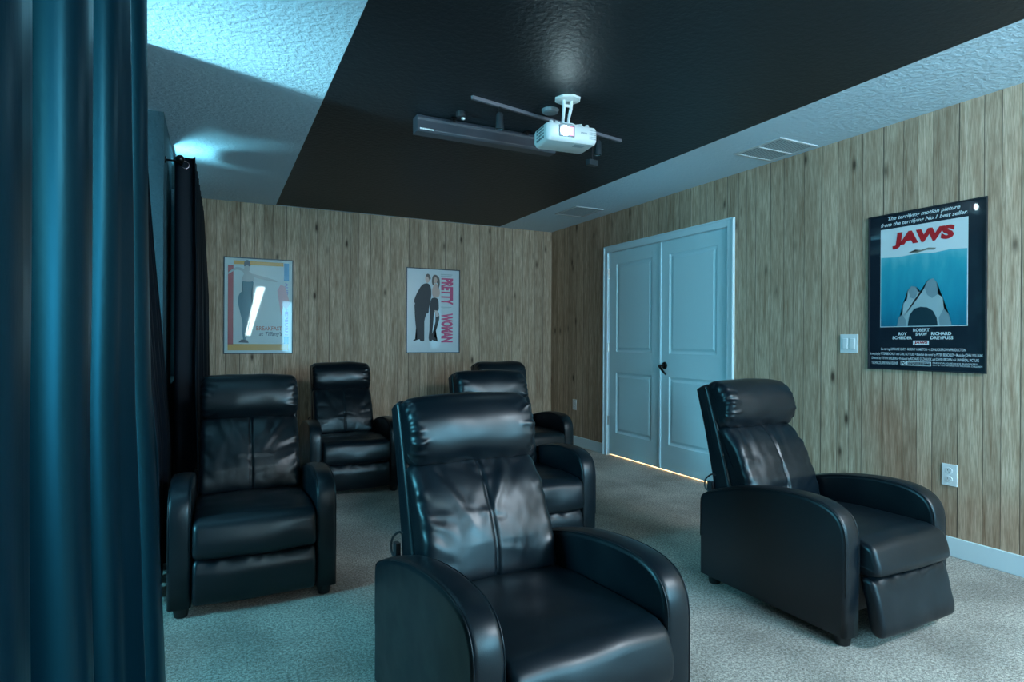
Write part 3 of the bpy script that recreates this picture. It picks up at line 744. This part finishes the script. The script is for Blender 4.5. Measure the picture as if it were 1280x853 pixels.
# ------------------------------------------------------------------ recliners
def pad(bm, ctrl, x0, x1, r, nx=60, npf=110, disp=None, m=6):
    prof = catmull(ctrl, npf); n = len(prof)
    cx = sum(p[0] for p in prof)/n; cz = sum(p[1] for p in prof)/n
    area_ = sum(prof[i][0]*prof[(i+1)%n][1]-prof[(i+1)%n][0]*prof[i][1] for i in range(n)); sg = 1 if area_ > 0 else -1
    nrm = []
    for i in range(n):
        a, b = prof[i-1], prof[(i+1)%n]; ty, tz = b[0]-a[0], b[1]-a[1]; L = math.hypot(ty, tz) or 1
        nrm.append((sg*tz/L, -sg*ty/L))
    st = []
    for k in range(m): a = PI/2*k/m; st.append((x0+r*(1-math.cos(a)), r*(1-math.sin(a))))
    for k in range(nx+1): st.append((x0+r+(x1-x0-2*r)*k/nx, 0))
    for k in range(m-1, -1, -1): a = PI/2*k/m; st.append((x1-r*(1-math.cos(a)), r*(1-math.sin(a))))
    rings = []
    for x, ins in st:
        ring = []
        for (y, z), (ny, nz) in zip(prof, nrm):
            d = -ins
            if disp: d += disp(x, y, z, ny, nz)*(1-ins/r*.5)
            ring.append(bm.verts.new((x, y+ny*d, z+nz*d)))
        rings.append(ring)
    for a, b in zip(rings, rings[1:]):
        for i in range(n): bm.faces.new((a[i], a[(i+1)%n], b[(i+1)%n], b[i]))
    for ring, x in ((rings[0], x0), (rings[-1], x1)):
        c = bm.verts.new((x, cx, cz))
        for i in range(n): bm.faces.new((ring[i], ring[(i+1)%n], c))

def folds_fn(folds):
    def fn(x, s):
        d = 0
        for (xa, sa, xb, sb, wd, am) in folds:
            vx, vs = xb-xa, sb-sa; L2 = vx*vx+vs*vs
            t = max(0, min(1, ((x-xa)*vx+(s-sa)*vs)/L2)); dx, ds = x-xa-vx*t, s-sa-vs*t
            q = (dx*dx+ds*ds)/(wd*wd)
            if q < 9: d += am*math.exp(-q)*(1-t)**.6
        return d
    return fn

def recliner(label, loc, rotz, seed, kick=0.0, group='black leather recliners'):
    rnd = random.Random(seed)
    r = thing('recliner', label, 'recliner', loc, rotz, group)
    AW, W2 = .088, .335
    # arms -------------------------------------------------------------
    ctrl = [(0,.045),(0,.20),(-.002,.33),(0,.405),(.008,.452),(.030,.492),(.070,.520),(.13,.536),(.21,.541),(.30,.537),(.42,.522),(.54,.495),(.64,.463),(.705,.438),(.735,.415),(.742,.38),(.742,.22),(.742,.045)]
    for s in (-1, 1):
        bm = B(); xa, xb = (s*W2, s*(W2-AW)) if s < 0 else (W2-AW, W2)
        smooth_top = catmull(ctrl[3:16], 46, False); prof = [(0,.045),(-.001,.2),(-.001,.32)]+smooth_top+[(.742,.22),(.742,.045)]
        rr = .018; st = [(0, .018), (.0016, .0105), (.006, .0045), (.012, .001), (.018, 0)]
        n = len(prof); sgn = -1
        nrm = []
        for i in range(n):
            a, b = prof[max(0, i-1)], prof[min(n-1, i+1)]
            ty, tz = b[0]-a[0], b[1]-a[1]; L = math.hypot(ty, tz) or 1; nrm.append((-tz/L, ty/L))
        nrm[0] = (-1, 0); nrm[-1] = (1, 0)
        xs_ = [(xa+dx, ins) for dx, ins in st]+[((xa+xb)/2, -.003)]+[(xb-dx, ins) for dx, ins in reversed(st)]
        rings = [[bm.verts.new((x, y-ny*ins, z-(nz*ins if i not in (0, n-1) else 0))) for i, ((y, z), (ny, nz)) in enumerate(zip(prof, nrm))] for x, ins in xs_]
        for a, b in zip(rings, rings[1:]):
            for i in range(n-1): bm.faces.new((a[i], a[i+1], b[i+1], b[i]))
            bm.faces.new((a[n-1], a[0], b[0], b[n-1]))
        # side panels: soft inset face
        for ring in (rings[0], rings[-1]): bm.faces.new(ring)
        ob = link('armrest', bm, MLEA, r, smooth=True)
        ob.data.polygons.foreach_set('use_smooth', [len(p.vertices) < 5 for p in ob.data.polygons])
        bm = B()
        for x in ((xa+.0045 if s < 0 else xa+.0045), xb-.0045):
            tube(bm, [(x, y-ny*.0045, z-nz*.0045) for (y, z), (ny, nz) in list(zip(prof, nrm))[1:-1]], .0022, 6)
        link('piping', bm, MLEA, ob, smooth=True)
    # legs -------------------------------------------------------------
    for sx in (-1, 1):
        for y in (.045, .690):
            bm = B(); lathe(bm, [(.022, 0), (.026, .004), (.032, .040), (.032, .050)], 'Z', (sx*(W2-.05), y, 0), 20); link('leg', bm, MLEG, r)
    # base box between the arms (hidden mechanism cover)
    bm = bx(-W2+AW+.002, W2-AW-.002, .07, .70, .09, .24); link('base_frame', bm, MLEG, r)
    # seat -------------------------------------------------------------
    k = kick
    fz = .235+.027*(k > 0)
    def sd(x, y, z, ny, nz):
        d = .006*noise.noise(Vector((x*7+seed, y*7, z*9)))
        d += .004*math.sin((y*60+noise.noise(Vector((x*5, seed, 0)))*2))*math.exp(-((y-.02)/.03)**2)*(nz > .3)
        d += .008*(1-(x/.24)**2)
        return d
    bm = B(); e = .012+.020*k
    pad(bm, [(.60,.375),(.45,.392),(.28,.402),(.12,.407),(.04,.402),(-.002-e,.385),(-.016-e*1.2,.345),(-.020-e*1.4,.30),(-.014-e*1.4,fz+.020),(.008,fz+.006),(.06,fz+.02),(.12,.30),(.60,.28),(.64,.33)], -.243, .243, .020, 46, 110, sd)
    link('seat_cushion', bm, MLEA, r, smooth=True)
    def fd(x, y, z, ny, nz):
        return .004*noise.noise(Vector((x*8, z*9, seed+5)))+.005*(1-(x/.24)**2)*(ny < 0)+.0035*math.sin(x*70+noise.noise(Vector((z*20, x*9, seed)))*5)*math.exp(-((z-fz)/.022)**2)
    zb = .048+.012*(k > 0)
    if k > 0:
        c = [(.0,fz),(-.040,fz-.008),(-.058,fz-.05),(-.072,fz-.11),(-.082,zb+.04),(-.078,zb+.006),(-.055,zb-.004),(-.028,zb+.02),(-.012,fz-.09),(.004,fz-.04)]
    else:
        c = [(.03,fz-.002),(-.002,fz-.008),(-.022,fz-.05),(-.024,fz-.10),(-.018,zb+.03),(-.004,zb+.004),(.03,zb),(.05,zb+.04),(.055,fz-.05)]
    bm = B(); pad(bm, c, -.243, .243, .018, 46, 90, fd); link('footrest_panel', bm, MLEA, r, smooth=True)
    # backrest shell -----------------------------------------------------
    bm = B(); pad(bm, [(.60,.30),(.625,.40),(.672,.56),(.735,.76),(.792,.925),(.812,.936),(.862,.915),(.866,.895),(.815,.72),(.762,.50),(.738,.36),(.72,.30),(.66,.285)], -.240, .240, .016, 8, 120)
    link('backrest', bm, MLEA, r, smooth=True)
    # back cushion -------------------------------------------------------
    fl = []
    for q in range(9):        # pulls from the two sides, running in and down
        s = rnd.choice((-1, 1)); z0 = .46+.245*rnd.random(); ln = rnd.uniform(.05, .13)
        fl.append((s*.235, z0, s*(.235-ln), z0-rnd.uniform(.01, .07), rnd.uniform(.010, .018), rnd.choice((-1, 1))*rnd.uniform(.003, .006)))
    for q in range(8):        # pulls from the middle seam
        s = rnd.choice((-1, 1)); z0 = rnd.uniform(.46, .70); ln = rnd.uniform(.05, .14)
        fl.append((s*.003, z0, s*ln, z0+rnd.uniform(-.03, .06), rnd.uniform(.010, .016), rnd.choice((-1, 1))*rnd.uniform(.002, .004)))
    for q in range(4):        # long diagonals from the top corners
        s = (-1, 1)[q % 2]; x0 = rnd.uniform(.05, .2)
        fl.append((s*x0, .715, s*(x0+rnd.uniform(-.16, .03)), 0.56+rnd.uniform(-.05, .05), .018, rnd.uniform(.003, .006)*rnd.choice((-1, 1))))
    ff = folds_fn(fl)
    def bd(x, y, z, ny, nz):
        if ny > .2: return 0
        d = .018*(1-(x/.235)**2)*max(0, min(1, (z-.40)/.1)) - .007*math.exp(-(x/.0065)**2) + ff(x, z)
        d += .005*noise.noise(Vector((x*8+seed*3, z*7, 0)))+.0012*noise.noise(Vector((x*28+seed, z*24, 4)))
        ed = math.exp(-(.237-abs(x))/.022)
        d += ed*.004*math.sin(z*95+seed+3*noise.noise(Vector((z*9, x*4, seed))))
        return d
    bm = B(); pad(bm, [(.515,.385),(.505,.42),(.528,.50),(.565,.585),(.610,.665),(.665,.722),(.700,.735),(.735,.72),(.715,.64),(.685,.56),(.652,.47),(.625,.39),(.57,.37)], -.237, .237, .030, 76, 150, bd, 8)
    link('back_cushion', bm, MLEA, r, smooth=True)
    # head cushion ---------------------------------------------------------
    fl2 = []
    for q in range(14):
        s = rnd.choice((-1, 1)); z0 = rnd.uniform(.735, .94); ln = rnd.uniform(.03, .085)
        fl2.append((s*.235, z0, s*(.235-ln), z0+(z0-.84)*-.25, rnd.uniform(.006, .010), rnd.choice((-1, 1))*rnd.uniform(.005, .009)))
    ff2 = folds_fn(fl2)
    def hd(x, y, z, ny, nz):
        ed = math.exp(-(.237-abs(x))/.018)
        d = .014*(1-(x/.235)**4) + ff2(x, z)*(1 if ny < .4 else .3)
        d += .005*noise.noise(Vector((x*8+seed*2, z*10, 1)))
        d += ed*.004*math.sin(math.atan2(z-.84, y-.73)*15+seed)
        d += .003*math.sin(x*60+seed+4*noise.noise(Vector((x*6, seed, 2))))*math.exp(-((z-.735)/.02)**2)
        return d
    bm = B(); pad(bm, [(.700,.738),(.672,.750),(.650,.790),(.648,.835),(.662,.885),(.695,.925),(.738,.945),(.785,.945),(.805,.925),(.792,.87),(.770,.81),(.748,.755),(.725,.735)], -.238, .238, .032, 70, 130, hd, 8)
    link('head_cushion', bm, MLEA, r, smooth=True)
    # pull loop behind the arm ----------------------------------------------
    bm = B(); tube(bm, catmull([(-.262,.74,.42),(-.264,.775,.435),(-.262,.775,.475),(-.25,.745,.505),(-.236,.73,.50)], 18, False), .004, 8); box(bm, -.262, -.246, .735, .765, .41, .47)
    link('recline_strap', bm, MBLACKPL, r, smooth=False)
    return r
recliner('front row black recliner in the middle, nearest the camera, cut off at the bottom edge', (.848, 1.246, 0), .060, 1)
recliner('black recliner at right with tilted out footrest, standing before the board wall with outlet', (2.437, 1.454, 0), .016, 2, kick=1.0)
recliner('black recliner at left with its back to the curtain, facing the camera squarely', (.161, 2.785, 0), -.009, 3)
recliner('black recliner mostly hidden behind the front middle recliner, right arm showing', (1.555, 2.775, 0), -.029, 4)
recliner('back row black recliner standing between the two back wall posters', (.943, 4.489, 0), -.019, 5)
recliner('back row black recliner by the right corner, only headrest top and arm showing', (2.329, 4.234, 0), -.003, 6)
